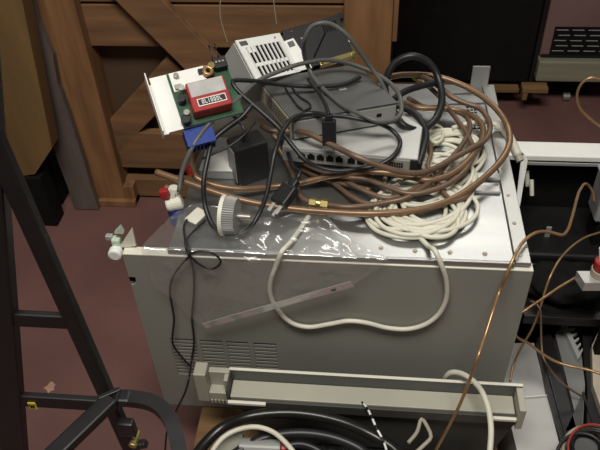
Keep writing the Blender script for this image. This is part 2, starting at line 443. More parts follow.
for k in range(8):
    s0 = .026+k*.0148 + (.004 if k > 4 else 0)
    pt = obj('port', obox(bmesh.new(), A0+ux*s0-uy*.0036-V((0, 0, .017)), ux*.0112, uy*.0012, V((0, 0, .008))), 'blackm', sw)
    b = obox(bmesh.new(), A0+ux*(s0+.0028)-uy*.0036-V((0, 0, .009)), ux*.0056, uy*.0012, V((0, 0, .0026)))
    obj('port_notch', b, 'blackm', pt)
b = bmesh.new()
for r in range(2):
    for k in range(6):
        obox(b, A0+ux*(.168+k*.0036)-uy*.0034-V((0, 0, .011+r*.005)), ux*.0026, uy*.001, V((0, 0, .0032)))
obj('indicator_grid', b, 'blackm', sw)

# ================================================================== router on top
zr = .651; HR = .037
A1 = T(292, 120, zr); B1 = T(397, 102.5, zr); D1 = T(257, 85, zr)
ux = (B1-A1).normalized(); W = (B1-A1).length; uy = V((-ux.y, ux.x, 0)); DR = .136
sk = (D1-A1).normalized(); uy = (uy+sk*2.5).normalized()
rt = thing('dark_grey_router', 'dark grey metal router box with perforated side, lying on the network switch', 'router', tuple((A1+B1)/2-V((0, 0, HR))))
obj('case', obox(bmesh.new(), A1-V((0, 0, HR)), ux*W, uy*DR, V((0, 0, HR-.001)), .0015), 'dgrey', rt)
obj('lid', obox(bmesh.new(), A1-V((0, 0, .0009))-ux*.001-uy*.001, ux*(W+.002), uy*(DR+.001), V((0, 0, .0014)), .0005), 'dgrey', rt)
obj('front_face', obox(bmesh.new(), A1-V((0, 0, HR-.002))-uy*.0018+ux*.002, ux*(W-.004), uy*.0017, V((0, 0, HR-.006)), .0006), 'mgrey', rt, label='lighter grey front')
sp = obj('side_panel', obox(bmesh.new(), A1-V((0, 0, HR-.002))-ux*.0018+uy*.002, ux*.0017, uy*(DR-.004), V((0, 0, HR-.005)), .0004), 'tan', rt, label='perforated tan side')
b = bmesh.new()
for r in range(4):
    for k in range(14):
        p = A1+uy*(.010+k*.0068)-ux*.0019-V((0, 0, .009+r*.0058)); cyl(b, p, p-ux*.0007, .0017, 8)
obj('perforation', b, 'blackm', sp)
pj = A1+ux*(W*.80)-uy*.0024-V((0, 0, .020))
obj('power_socket', obox(bmesh.new(), pj, ux*.008, uy*.0012, V((0, 0, .006))), 'blackm', rt)
ps = A1+ux*(W*.62)+uy*(DR*.45)+V((0, 0, .0006))
obj('sticker', obox(bmesh.new(), ps, ux*.012, uy*.006, V((0, 0, .0005))), 'labelg', rt)

# ================================================================== white box under the board
t = thing('white_box', 'flat white box lying under the circuit board, beside the black adapter', 'box', (-.23, .99, ZT))
a = T(213, 186, ZT); 
b = bmesh.new()
wz = .612
q = [T(204, 158, wz), T(224, 151, wz), T(235, 172, wz-.03), T(240, 182, ZT+.001)]
bx(b, -.268, -.2075, .866, .955, ZT+.0005, .5725, .0015); obj('case', b, 'lgrey', t)
obj('lid', box(-.269, -.2065, .865, .956, .5727, .5755, .001), 'white', t)
# ================================================================== power adapter brick
t = thing('power_adapter', 'black power adapter brick standing beside the network switch', 'power adapter', tuple(T(250, 184, ZT)))
za = .628
q0 = T(235, 151, za); q1 = T(268, 141, za)
ux = (q1-q0); ux.z = 0; W = ux.length; ux.normalize(); uy = V((-ux.y, ux.x, 0))
obj('case', obox(bmesh.new(), V((q0.x, q0.y, ZT+.001)), ux*W, uy*.04, V((0, 0, za-ZT-.002)), .003), 'blackp', t)
obj('label_face', obox(bmesh.new(), V((q0.x, q0.y, ZT+.006))-ux*.0014+uy*.004, ux*.0012, uy*.032, V((0, 0, za-ZT-.014)), .0004), 'mgrey', t, label='grey side face')
obj('strain_relief', cyl(bmesh.new(), q0+ux*.022+uy*.02-V((0, 0, .001)), q0+ux*.022+uy*.02+V((0, 0, .012)), .004, 14, .003), 'rubber', t)

# ================================================================== PCB module (white bracket, board, red capacitor, blue heat sink)
def vec(p, dx, dy, dd): return (right*dx+down*dy+fwd*dd)*((p-CAM).dot(fwd)/F)
P1 = T(149, 79, .72)
a_, b_ = vec(P1, 72, -22, 20), vec(P1, 21, 57, -18)
ux, uy_ = a_.normalized(), b_.normalized(); Wp, Hp = a_.length, b_.length
n_ = ux.cross(uy_).normalized()
if n_.dot(CAM-P1) < 0: n_ = -n_
def L(u, v, w=0): return P1+ux*(u*Wp)+uy_*(v*Hp)+n_*w
pm = thing('circuit_board_module', 'circuit board on a white metal bracket with red capped component', 'circuit board', tuple(L(.5, 1)))
obj('bracket_plate', obox(bmesh.new(), L(0, 0), ux*Wp*1.02, uy_*Hp, n_*.0015, .0005), 'white', pm)
obj('bracket_flange', obox(bmesh.new(), L(-.06, .02, -.002), ux*.0018, uy_*(Hp*1.04), n_*.024, .0005), 'white', pm)
pa_ = L(-.06, .12, 0)
obj('flange_web', obox(bmesh.new(), pa_, ux*Wp*.09, uy_*(Hp*.9), n_*.0014), 'white', pm)
bd = obj('board', obox(bmesh.new(), L(.22, .0, .004)+uy_*.003, ux*Wp*.80, uy_*Hp*.97, n_*.0016), 'pcb', pm)
obj('board_mask', obox(bmesh.new(), L(.25, .03, .0058), ux*Wp*.46, uy_*Hp*.34, n_*.0008), 'white', pm)
b = bmesh.new()
rb = obj('red_component', obox(bmesh.new(), L(.38, .40, .006), ux*Wp*.50, uy_*Hp*.52, n_*.022, .002), 'red', pm, label='red block with grey label')
obj('grey_label', obox(bmesh.new(), L(.405, .42, .0282), ux*Wp*.45, uy_*Hp*.25, n_*.0006), 'labelg', rb)
lb = obj('part_label', obox(bmesh.new(), L(.455, .72, .0282), ux*Wp*.37, uy_*Hp*.13, n_*.0006), 'white', rb)
obj('label_field', obox(bmesh.new(), L(.465, .735, .0288), ux*Wp*.35, uy_*Hp*.10, n_*.0004), 'chip', rb)
b = bmesh.new()
def seg(u0, v0, u1, v1): obox(b, L(u0-.065, v0+.075, .0292), ux*Wp*(u1-u0), uy_*Hp*(v1-v0), n_*.0003)
u = .575
for k, ch_ in enumerate('OLIOOOL'):
    w = .026; tk = .007
    if ch_ == 'O': seg(u, .675, u+tk, .745); seg(u+w-tk, .675, u+w, .745); seg(u, .675, u+w, .688); seg(u, .732, u+w, .745)
    elif ch_ == 'L': seg(u, .675, u+tk, .745); seg(u, .732, u+w, .745)
    else: seg(u+.01, .675, u+.017, .745)
    u += w+.012
obj('label_lettering', b, 'white', rb)
for (u, v, r, h, mm) in ((.34, .38, .005, .012, 'lgrey'), (.30, .57, .0065, .014, 'chip'), (.27, .92, .0075, .012, 'chip'), (.30, .84, .005, .016, 'steel'), (.33, .12, .004, .008, 'steel'), (.80, .12, .006, .012, 'brass')):
    obj('capacitor', cyl(bmesh.new(), L(u, v, .0056), L(u, v, .0056+h), r, 16, bev=.001), mm, pm)
obj('component', obox(bmesh.new(), L(.62, .10, .006), ux*.008, uy_*.008, n_*.006, .0006), 'chip', pm)
obj('component', obox(bmesh.new(), L(.27, .27, .006), ux*.010, uy_*.008, n_*.005, .0006), 'tan', pm)
obj('terminal_block', obox(bmesh.new(), L(.84, .0, .006), ux*Wp*.17, uy_*Hp*.2, n_*.012, .001), 'chip', pm)
for k in range(3):
    obj('terminal_screw', cyl(bmesh.new(), L(.87+.045*k, .10, .018), L(.87+.045*k, .10, .0195), .0018, 10), 'steel', pm)
for k in range(2):
    a = L(.84+.08*k, .03, .018)
    obj('component_wire', tube(bmesh.new(), [a, a-uy_*.012+n_*.004, a-uy_*.024+n_*.002+ux*.001, L(.86+.06*k, .12, .018)-uy_*.02+n_*.008], .0009, 6), 'rubber', pm)
t3 = obj('toroid', tube(bmesh.new(), [L(.74+.05*math.cos(i*math.pi/4), .19+.07*math.sin(i*math.pi/4), .014) for i in range(8)], .0032, 8, closed=True), 'bright', pm)
b = bmesh.new()
for k in range(8):
    obox(b, L(.21+k*.05, .985, -.024), ux*.0020, uy_*.030, n_*.022)
obox(b, L(.21, .985, -.026), ux*Wp*.37, uy_*.030, n_*.003)
obox(b, L(.21, .985, -.008), ux*Wp*.37, uy_*.030, n_*.0052)
obj('heat_sink', b, 'blue', pm, label='ribbed blue heat sink under the board')

# ================================================================== vented power supply
Q1 = T(235, 41, .715)
a_, b_, g = vec(Q1, 43, -17, 34), vec(Q1, 22, 42, -6.8), vec(Q1, -23, 18, 38)
vx, vy, nn = a_.normalized(), b_.normalized(), -g.normalized(); Wq, Hq, Dq = a_.length, b_.length, g.length
def Q(u, v, w=0): return Q1+vx*(u*Wq)+vy*(v*Hq)+nn*w
su = thing('power_supply', 'open power supply with white slotted cover and grey side', 'power supply', tuple(Q(.5, 1, -Dq)))
obj('chassis', obox(bmesh.new(), Q(0, 0, -Dq), vx*Wq, vy*Hq, nn*(Dq-.002), .001), 'steel', su)
# white cover with real slot openings: bars over dark backing
obj('cover_backing', obox(bmesh.new(), Q(.01, .01, -.0018), vx*Wq*.98, vy*Hq*.98, nn*.0004), 'blackm', su)
b = bmesh.new()
def cov(u0, v0, u1, v1): obox(b, Q(u0, v0, -.0012), vx*Wq*(u1-u0), vy*Hq*(v1-v0), nn*.0026)
cov(0, 0, 1, .20); cov(0, .20, .14, 1); cov(.90, .20, 1, 1); cov(.14, .60, .90, .68); cov(.14, .93, .90, 1)
cov(.14, .20, .30, .34)
nb = 8
for k in range(nb+1):
    uc = .14+(.76)*k/nb; cov(uc-.012, .20, uc+.012, .95)
obj('slotted_cover', b, 'white', su)
obj('cover_wing', poly(bmesh.new(), [Q(1.0, .22, -.001), Q(1.0, .22, -.001)+vec(Q1, 10, -4, 2), Q(1.0, .98, -.001)+vec(Q1, 13, -4, 3), Q(1.0, .98, -.001)], nn*.002), 'white', su)
obj('wing_square', obox(bmesh.new(), Q(1.0, .27, .0014)+vec(Q1, 2, -.8, .4), vec(Q1, 6, -2.4, 1.2), vy*Hq*.13, nn*.0006), 'dgrey', su)
obj('corner_square', obox(bmesh.new(), Q(.05, .05, .0016), vx*Wq*.16, vy*Hq*.10, nn*.0008), 'dgrey', su)
obj('cover_screw', cyl(bmesh.new(), Q(.84, .09, .0014), Q(.84, .09, .0026), .0017, 10), 'steel', su)
# grey side seen on the left
obj('side_plate', obox(bmesh.new(), Q(0, .02, -.003)-vx*.0025, g*.97, vy*Hq*.98, vx*.002, .0005), 'lgrey', su)
obj('side_tab', obox(bmesh.new(), Q(0, .04, -.004)-vx*.0025+g*.97, g.normalized()*.006, vy*.012, vx*.002), 'steel', su)
obj('mounting_ear', cyl(bmesh.new(), Q(1.02, .02, -.022), Q(1.02, .02, -.019), .014, 24), 'tan', su)
obj('cord_clip', cyl(bmesh.new(), Q(.94, -.03, -.004), Q(.94, .0, -.004), .003, 12), 'brass', su)

# ================================================================== black expansion module
R1 = T(282, 32, .676)
a_, b_ = vec(R1, 57, -20, 14), vec(R1, 15, 42, -8)
wx, wy = a_.normalized(), b_.normalized(); Wr, Hr = a_.length, b_.length
rn = wx.cross(wy).normalized()
if rn.dot(CAM-R1) < 0: rn = -rn

def RR(u, v, w=0): return R1+wx*(u*Wr)+wy*(v*Hr)+rn*w
bm_ = thing('black_card_module', 'black metal card module with gold connector, leaning beside the white power supply', 'circuit module', tuple(RR(.5, 1)))
obj('cover_plate', obox(bmesh.new(), RR(0, 0), wx*Wr, wy*Hr, rn*.004, .001), 'black', bm_)
obj('fold', obox(bmesh.new(), RR(.0, -.02, -.012), wx*Wr, wy*.002, rn*.015), 'black', bm_)
obj('board', obox(bmesh.new(), RR(.04, .02, -.014), wx*Wr*1.03, wy*Hr*.98, rn*.0016), 'pcb', bm_)
b = bmesh.new()
for k in range(6): obox(b, RR(.66+k*.045, .10+.0*k, .0042), wx*.0026, wy*Hr*.22, rn*.0006)
obj('vent_slots', b, 'blackm', bm_)
obj('crease', bar(bmesh.new(), RR(.34, .80, .0046), RR(.66, .34, .0046), .0012, .0008, up=rn), 'blackm', bm_)
cn = obj('gold_connector', obox(bmesh.new(), RR(.40, .93, -.006), wx*Wr*.58, wy*.009, rn*.012, .001), 'brass', bm_, label='gold toned connector strip')
for k in range(2): obj('jack_screw', cyl(bmesh.new(), RR(.43+.55*k, .98, .006), RR(.43+.55*k, .98, .010), .003, 6), 'brass', cn)
obj('corner_block', obox(bmesh.new(), RR(.95, -.06, -.012), wx*.014, wy*.012, rn*.014, .001), 'blackp', bm_)
obj('side_tab', obox(bmesh.new(), RR(1.02, .36, -.014), wx*.003, wy*.022, rn*.008), 'whitep', bm_)
obj('plate_screw', cyl(bmesh.new(), RR(.26, .30, .004), RR(.26, .30, .0055), .0022, 10), 'steel', bm_)
obj('red_dot', cyl(bmesh.new(), RR(.14, .08, .004), RR(.14, .08, .0055), .0016, 8), 'red', bm_)

# ================================================================== fluted knob
ka = T(224.5, 212, .594); kb = T(238, 213, .594)
d = (kb-ka).normalized(); ka = V((ka.x, ka.y, ZT+.0305)); kb = ka + V((d.x, d.y, 0)).normalized()*.018
t = thing('fluted_knob', 'pale grey fluted knob lying on its rim on the cabinet top', 'knob', (ka.x, ka.y, ZT))
obj('dial', cyl(bmesh.new(), ka-(kb-ka).normalized()*.004, ka+(kb-ka)*.1, .0300, 40, bev=.002), 'whitep', t)
b = bmesh.new(); d = (kb-ka).normalized(); s1 = d.orthogonal().normalized(); s2 = d.cross(s1); tt = bmesh.new(); nfl = 150
A_ = []; B_ = []
for i in range(nfl):
    an = i*2*math.pi/nfl; rr = .0285 if (i % 3) in (0, 1) else .0268
    rad = s1*math.cos(an)+s2*math.sin(an)
    A_.append(tt.verts.new(ka+rad*rr+(kb-ka)*.11)); B_.append(tt.verts.new(kb+rad*(rr-.002)))
for i in range(nfl): tt.faces.new((A_[i], A_[(i+1) % nfl], B_[(i+1) % nfl], B_[i]))
tt.faces.new(A_[::-1]); tt.faces.new(B_); bmesh.ops.recalc_face_normals(tt, faces=tt.faces); merge(b, tt)
obj('grip', b, 'mgrey', t)
obj('shaft', cyl(bmesh.new(), kb+d*.0003, kb+d*.020, .0045, 16), 'steel', t)

# ================================================================== copper tubing
def lift(S): return [(x, y, z+(.011 if x > 345 and y > 120 else .006 if x > 300 else 0)) for x, y, z in S]
S1 = [(156, 172, .610), (190, 183.5, .602), (225, 195.5, .592), (250, 202, .585), (290, 208.5, .574), (330, 212, .566), (370, 213.5, .564), (410, 211, .563), (440, 204.5, .564), (465, 192, .566), (485, 177, .570), (502, 159, .574), (509.5, 143, .578), (508, 128, .582), (498, 111, .588), (480, 95, .596), (455, 82, .604), (430, 75.5, .61), (400, 75, .612), (378, 80, .612)]
S2 = [(262, 126, .628), (272, 131, .628), (290, 131, .624), (307, 133, .632), (322, 140, .630), (338, 148, .628), (355, 156, .624), (380, 166, .612), (402, 172, .600), (420, 173, .594), (436, 168, .590), (450, 160, .588), (470, 149, .586), (486, 139, .584), (490, 128, .584), (487, 117, .585), (479, 108, .587), (465, 103, .590), (452, 97, .595), (440, 87, .602), (428, 79, .608), (415, 74, .610)]
S3 = [(246, 115, .636), (228, 127, .628), (208, 142, .622), (197, 153, .612), (192.5, 165, .604), (196, 177, .598), (212, 184.5, .588), (240, 189, .578), (270, 187, .570), (300, 183, .572), (330, 176, .578), (352, 173.5, .580), (370, 172, .580), (390, 173, .580), (410, 177, .578), (427, 180, .578), (445, 177, .578), (460, 168, .578), (474, 153, .578), (483, 136, .576), (480, 122, .574), (464, 112, .574), (440, 108, .574), (420, 108, .574), (404, 103, .574)]
S4 = [(273, 134, .604), (282, 146, .590), (295, 157, .580), (312, 167, .576), (330, 173.5, .575), (347, 177, .574), (365, 179, .572), (380, 184, .572), (395, 190, .572), (410, 193.5, .572), (430, 191, .573), (450, 183, .574), (467, 168, .575), (473, 150, .574), (468, 136, .573), (458, 121, .573), (448, 108, .575), (440, 97, .582), (430, 88, .594), (421, 80, .604)]
S5 = [(315, 170, .565), (328, 177, .566), (342, 180, .566), (357, 187, .565), (372, 194, .564), (386, 198, .564), (402, 195, .565), (414, 189, .567), (425, 180, .570), (438, 166, .570)]
S6 = [(330, 180, .562), (340, 188, .562), (352, 197, .562), (363, 202.5, .562), (372, 204, .563)]
S7a = [(278, 147, .596), (286, 160, .584), (293, 175, .575), (297, 188, .568), (303, 199, .566), (312, 202.5, .566)]
S7b = [(326, 204.5, .566), (347, 207, .564), (368, 205.5, .563), (388, 202, .564), (405, 198, .568), (420, 189, .573), (435, 178, .575), (449, 161, .576), (462, 145, .575), (470, 128, .572), (464, 115, .571), (450, 110, .572), (425, 107, .572), (408, 98, .573)]
S8 = [(404, 128, .566), (425, 137, .566), (431, 152, .570), (428, 167, .572), (436, 182, .569), (445, 194, .566), (452, 201, .564), (464, 198, .562), (476, 186, .560)]
S9 = [(300, 168, .563), (320, 178, .563), (345, 184, .563), (370, 190, .563)]
ct = thing('copper_tube_coil', 'tangled coil of brown copper tubing heaped on the cabinet top', 'copper tubing', tuple(T(340, 180, ZT)))
for (S, r, mm) in ((S1, .0052, 'copper'), (S2, .0046, 'brownc'), (S3, .0050, 'copper'), (S4, .0042, 'brownc'), (S5, .0038, 'brownc'), (S6, .0036, 'brownc'), (S8, .0036, 'brownc'), (S9, .0036, 'brownc')):
    obj('tube_loop', tube(bmesh.new(), path(lift(S)), r, 12), mm, ct)
obj('tube_loop', tube(bmesh.new(), path(lift(S7a)), .0042, 12), 'brownc', ct)
obj('tube_loop', tube(bmesh.new(), path(lift(S7b)), .0042, 12), 'brownc', ct)
a, c = path(lift(S7a))[-1], path(lift(S7b))[0]; dv = (c-a).normalized(); Lf = (c-a).length
ft = obj('brass_fitting', cyl(bmesh.new(), a-dv*.004, a+dv*Lf*.35, .0078, 6, bev=.0008), 'brass', ct, label='brass flare union on the tubing')
obj('fitting_nut', cyl(bmesh.new(), a+dv*Lf*.62, c+dv*.004, .0085, 6, bev=.0008), 'brass', ft)
obj('fitting_collar', cyl(bmesh.new(), a+dv*Lf*.34, a+dv*Lf*.63, .0058, 16), 'brass', ft)
a, c = T(416, 77, .607), T(424, 82, .603); dv = (c-a)
obj('brass_nut', cyl(bmesh.new(), a-dv*.2, a+dv*.9, .0072, 6, bev=.0008), 'brass', ct, label='brass nut on upper loop')

# ================================================================== white cable coil
wc = thing('white_cable_coil', 'oval coil of white cable under the copper tubing', 'cable coil', tuple(T(425, 185, ZT)))
random.seed(11)
def coil_loops(n, cpx, ra0, rb0, tilt, j):
    c0 = T(*cpx, ZT)
    for k in range(n):
        ra = ra0*random.uniform(.66, 1.08); rb_ = rb0*random.uniform(.62, 1.08); dx = random.uniform(-j, j); dy = random.uniform(-j, j); rot = tilt+random.uniform(-.5, .5); ph = random.uniform(0, 6)
        pts = []
        for i in range(14):
            an = i*2*math.pi/14; wob = 1+.07*math.sin(an*2+ph)
            u_, v_ = ra*math.cos(an)*wob, rb_*math.sin(an)*wob
            p = c0+V((u_*math.cos(rot)-v_*math.sin(rot)+dx, u_*math.sin(rot)+v_*math.cos(rot)+dy, 0)); p.z = ZT+.0042+.0022*(k % 4)+.002*abs(math.sin(an*1.5+k))
            pts.append(p)
        obj('cable_loop', tube(bmesh.new(), pts, .0034, 8, closed=True), 'wcable', wc)
coil_loops(11, (421, 212), .066, .058, .2, .010)
coil_loops(9, (448, 155), .050, .060, -.3, .009)
coil_loops(4, (434, 184), .060, .105, -.55, .010)
obj('tie_wrap', tube(bmesh.new(), [T(436+7*math.cos(i*math.pi/4), 134+9*math.sin(i*math.pi/4), ZT+.014+.008*math.sin(i*math.pi/4)) for i in range(8)], .0028, 8, closed=True), 'wcable', wc)
tail = path([(388, 216, ZT+.010), (405, 228, ZT+.006), (418, 236, ZT+.005), (428, 246, ZT+.005)])
tail += [PY(434.5, 254, YF+.003)+V((0, 0, .006))]
tail += [PY(*p, YF-.006) for p in ((441, 264), (446.5, 282), (446, 300), (438, 315), (425, 324.5), (408, 329), (388, 328), (365, 322.5), (348, 321), (330, 324), (308, 327), (292, 323), (278, 310), (270.5, 295), (271, 280), (276, 266))]
tail += [PY(282, 256, YF-.002)+V((0, 0, .008))] + path([(290, 243, ZT+.006), (303, 225, ZT+.005), (309, 216, ZT+.005)])
obj('cable_tail', tube(bmesh.new(), tail, .0037, 10), 'wcable', wc)
# insulated white pipe at the right
t = thing('white_pipe', 'short white insulated pipe over the right edge of the cabinet', 'pipe', tuple(T(500, 126, ZT)))
pp = path([(452, 128, .574), (468, 123.5, .577), (485, 122, .574), (497, 125, .57)])
obj('thin_tail', tube(bmesh.new(), pp, .0038, 10), 'wcable', t)
pp = path([(496, 125, .570), (504, 129, .566), (512, 143, .553), (518, 156, .540)])
obj('sleeve', tube(bmesh.new(), pp, .0078, 14), 'wcable', t)
a = pp[-1]; dv = (pp[-1]-pp[-2]).normalized()
obj('end_cap', cyl(bmesh.new(), a+dv*.0002, a+dv*.010, .0070, 14, .0064), 'tan', t)

# ================================================================== cords
zrt = zr+.006
G1 = [(179, 192, .60), (182, 172, .622), (193, 146, .655), (210, 123, .672), (227, 108, .684), (240, 97, .690), (258, 81, .692), (280, 71, .690), (293, 66, .692), (310, 62, .690), (327, 60, .684), (343, 62, .676), (360, 67, .668), (380, 76, .662), (394, 87, .658), (401, 101, .656), (400.5, 114, .650), (392, 120.5, .652), (377, 121, .656), (362, 115, .660), (345, 107, .658), (330, 95, .660), (318, 83, .664), (309, 69, .676), (304, 54, .706), (305, 38, .742), (311, 27, .758), (321, 23, .764), (333, 25, .758), (347, 35, .742), (360, 52, .712), (372, 69, .680), (380, 80, .664), (388, 96, .640)]
o = obj('grey_cable', tube(bmesh.new(), path(G1), .0036, 10), 'greyc'); tag(o, 'thick grey cable looping high over the router and card module', 'cable')
K = [(252, 105, .684), (242, 117, .672), (227, 128, .660), (213, 141, .648), (208, 158, .634), (203.5, 183, .610), (205, 205, .584), (212, 224, .568), (222, 235, ZT+.006), (233, 237.5, ZT+.005), (247, 231, ZT+.005), (258, 216, .572), (266, 196, .594), (271, 172, .620), (275, 152, .640), (282, 132, .652), (290, 120.5, .660), (300, 115, zrt), (312, 113, zrt), (327, 115, zrt+.004), (347, 117, zrt), (363, 120, .653), (380, 124, .642), (393, 131, .630), (400, 141, .622), (396, 153, .618), (385, 162, .610), (372, 166.5, .604), (355, 169.5, .600), (338, 171, .600), (318, 167, .606), (305, 160, .618), (297, 151, .628), (288, 140, .640), (278, 127, .656), (257, 108, .676), (240, 93, .694), (234, 86, .702), (233, 81, .706), (248, 80.5, .700), (280, 84.5, .676), (318, 86.5, .664), (345, 84, .660), (360, 77, .662)]
o = obj('black_power_cord', tube(bmesh.new(), path(K), .0036, 10), 'rubber'); tag(o, 'long black power cord winding across router, switch front and cabinet edge', 'cord')
K4 = [(386, 97, .60), (385.5, 82, .626), (395, 63, .656), (412, 56, .668), (428, 62, .656), (438, 77, .634), (442, 100, .612), (434, 121, .600), (418, 130.5, .604), (403, 125, .618), (394, 112, .624)]
o = obj('black_hose_loop', tube(bmesh.new(), path(K4), .0062, 12), 'rubber'); tag(o, 'thick black cable ring standing at the right end of the router', 'cable')
K5 = [(391, 104, .622), (405, 108, .618), (418, 117, .616), (426, 133, .606), (423, 150, .598), (418, 166, .596)]
o = obj('black_cable', tube(bmesh.new(), path(K5), .0056, 12), 'rubber'); tag(o, 'short thick black cable curving down past the right end of the network switch', 'cable', 'thick black cables at the router corner')
K5b = [(393, 100, .63), (404, 92, .626), (418, 87, .622), (434, 83, .618), (448, 79, .60)]
o = obj('black_cable', tube(bmesh.new(), path(K5b), .0056, 12), 'rubber'); tag(o, 'thick black cable running toward the back from the router corner, inside the ring', 'cable', 'thick black cables at the router corner')
K6 = [(284, 86, .663), (291, 97, zrt-.002), (300, 108, zrt-.002), (304, 110, zrt-.002), (310.5, 107.5, zrt-.002), (309, 103, zrt-.002), (300, 97, zrt-.002), (292, 88, .660)]
o = obj('thin_black_wire', tube(bmesh.new(), path(K6), .0017, 8), 'rubber'); tag(o, 'thin black wire with a small loop on the router lid', 'wire')
# cord with data plug into the switch
t = thing('data_plug', 'black moulded plug hanging before the router, over the switch ports', 'plug', tuple(T(330, 150, .625)))
a, c = T(329, 120, .672), T(329.5, 145, .630)
obj('housing', bar(bmesh.new(), a, c, .021, .011, up=V((0, -1, .6)), bev=.002), 'blackp', t)
obj('strain_relief', bar(bmesh.new(), a+(a-c)*.22, a, .012, .008, up=V((0, -1, .6)), bev=.002), 'blackp', t)
for k in (-1, 1):
    obj('prong', bar(bmesh.new(), c+V((.006*k, -.001, 0)), c+V((.006*k, -.001, 0))+(c-a).normalized()*.010, .003, .0016, up=V((0, -1, .6)), bev=.0003), 'steel', t)
obj('cord', tube(bmesh.new(), [a+(a-c)*.2]+path([(326, 106, .680), (318, 92, .678), (308, 79, .684)]), .0030, 10), 'rubber', t)
# three-pin plug
t = thing('three_pin_plug', 'black three-pin mains plug lying on the film near the cabinet front', 'plug', tuple(T(283, 203, .575)))
a, c = T(291, 187, .594), T(278, 205, .582)
dv = (c-a).normalized(); sd = dv.cross(V((0, 0, 1))).normalized(); up = sd.cross(dv)
obj('housing', bar(bmesh.new(), a, c, .026, .018, bev=.003), 'blackp', t)
obj('neck', bar(bmesh.new(), a-dv*.014, a, .014, .013, bev=.003), 'blackp', t)
for (k, w) in ((-.0065, .0055), (.0065, .0055)):
    p = c+sd*k+up*.002; obj('pin', bar(bmesh.new(), p, p+dv*.015, w, .0016, bev=.0003), 'lgrey', t)
p = c-up*.006; obj('pin', cyl(bmesh.new(), p, p+dv*.017, .0026, 12), 'lgrey', t)
obj('cord', tube(bmesh.new(), [a-dv*.013, a-dv*.026+V((0, 0, .003))]+path([(294, 168, .602), (288, 153, .602), (280, 140, .60)]), .0032, 10), 'rubber', t)
# adapter leads
o = obj('thin_adapter_lead', tube(bmesh.new(), path([(202, 159, .632), (215, 153, .640), (228, 147, .646), (242, 137, .654), (255, 122, .664)]), .0018, 8), 'rubber'); tag(o, 'thin black lead crossing above the white box toward the adapter', 'cord')
o = obj('adapter_lead', tube(bmesh.new(), path([(247, 141, .641), (246, 134, .655), (243, 127, .664), (237, 119, .668), (228, 112, .668)]), .0026, 8), 'rubber'); tag(o, 'dark lead rising from the top of the black adapter', 'cord')
# thin black cord hanging down the front
fr = YF-.004
L1 = path([(187, 219.5, .572), (184, 226, .572), (185, 238, .572)]) + [PY(187, 249, fr)+V((0, -.003, .004))] + [PY(*p, fr) for p in ((193, 268), (194, 290), (192, 318), (194, 342), (191.5, 360))] + [PY(189, 378, .626), PY(186, 390, .622), PY(177, 409, .63), PY(167, 432, .62), PY(165, 452, .60)]
L2 = path([(205, 220, .570), (196, 229, .572), (187, 240, .574)]) + [PY(190, 253, fr-.006)] + [PY(*p, fr-.003) for p in ((182, 264), (174, 275), (170, 290), (174, 318), (173, 344), (181, 356), (190, 366))]
L3 = [PY(*p, fr-.008) for p in ((188, 255), (198, 251.5), (212, 253), (221, 261), (214, 268.5), (203, 266.5), (193, 259), (187, 252))]
t = thing('knotted_cable', 'thin black cable knotted over the front edge, hanging past the vents', 'cable', tuple(PY(190, 330, fr)))
obj('hanging_strand', tube(bmesh.new(), L1, .0017, 8), 'rubber', t)
obj('hanging_strand', tube(bmesh.new(), L2, .0017, 8), 'rubber', t)
obj('knot_loop', tube(bmesh.new(), L3, .0016, 8), 'rubber', t)

# ================================================================== plastic bag
def lerp_list(Ls, u):
    for i in range(len(Ls)-1):
        if u <= Ls[i+1][0]:
            f = (u-Ls[i][0])/(Ls[i+1][0]-Ls[i][0]); return (Ls[i][1]*(1-f)+Ls[i+1][1]*f, Ls[i][2]*(1-f)+Ls[i+1][2]*f)
    return Ls[-1][1:]
back = [(0, 178, 214), (.15, 192, 208), (.4, 235, 210), (.65, 270, 222), (.8, 312, 214), (.9, 325, 218), (1, 336, 238)]
bott = [(0, 155, 285), (.12, 172, 295), (.22, 186, 312), (.3, 205, 326), (.97, 352, 284), (1, 354, 280)]
NU, NV = 70, 44
t = thing('clear_plastic_bag', 'clear crumpled plastic bag draped over the front left edge of the cabinet', 'plastic bag', tuple(PY(240, 260, YF-.01)))
bmf = bmesh.new(); rows = []
for j in range(NV+1):
    v = j/NV; row = []
    for i in range(NU+1):
        u = i/NU
        bk = T(*lerp_list(back, u), ZT+.003)
        ed = V((-.335+u*.41 if u < .2 else -.253+(u-.2)/.8*.328, YF-.004, ZT+.003))
        ex = bk.x*.35+ed.x*.65; ed.x = ex
        bo = PY(*lerp_list(bott, u), YF-.008)
        if v < .42: p = bk.lerp(ed, v/.42)
        else: p = ed.lerp(bo, (v-.42)/.58)
        nz1 = noise.noise(V((p.x*26, p.y*20, p.z*22)))*.5+.5; nz2 = abs(noise.noise(V((p.x*50+9, p.y*44, p.z*50))))
        amp = .003+.010*nz1*nz1+.005*nz2
        if v < .42: p = p+V((0, -.2*amp*(v/.42), amp))
        else: p = p+V((0, -amp*.8, amp*max(0, 1-(v-.42)*4)))
        if v < .5: p.z = max(p.z, ZT+.002+.002*nz2)
        row.append(bmf.verts.new(p))
    rows.append(row)
for j in range(NV):
    for i in range(NU):
        f = bmf.faces.new((rows[j][i], rows[j+1][i], rows[j+1][i+1], rows[j][i+1])); f.smooth = True
bag = obj('film', bmf, 'film', t)
so = bag.modifiers.new('thick', 'SOLIDIFY'); so.thickness = .0003
a, c = PY(204, 326, YF-.020), PY(352, 284, YF-.020)
st = obj('header_strip', bar(bmesh.new(), a, c, .0012, .012, up=V((0, 0, 1)), bev=.0003), 'strip', t, label='frosted header strip of the bag')
obj('hang_hole', bar(bmesh.new(), c+(a-c)*.10+V((0, -.0008, 0)), c+(a-c)*.13+V((0, -.0008, 0)), .0012, .004, bev=.0003), 'dgrey', st)
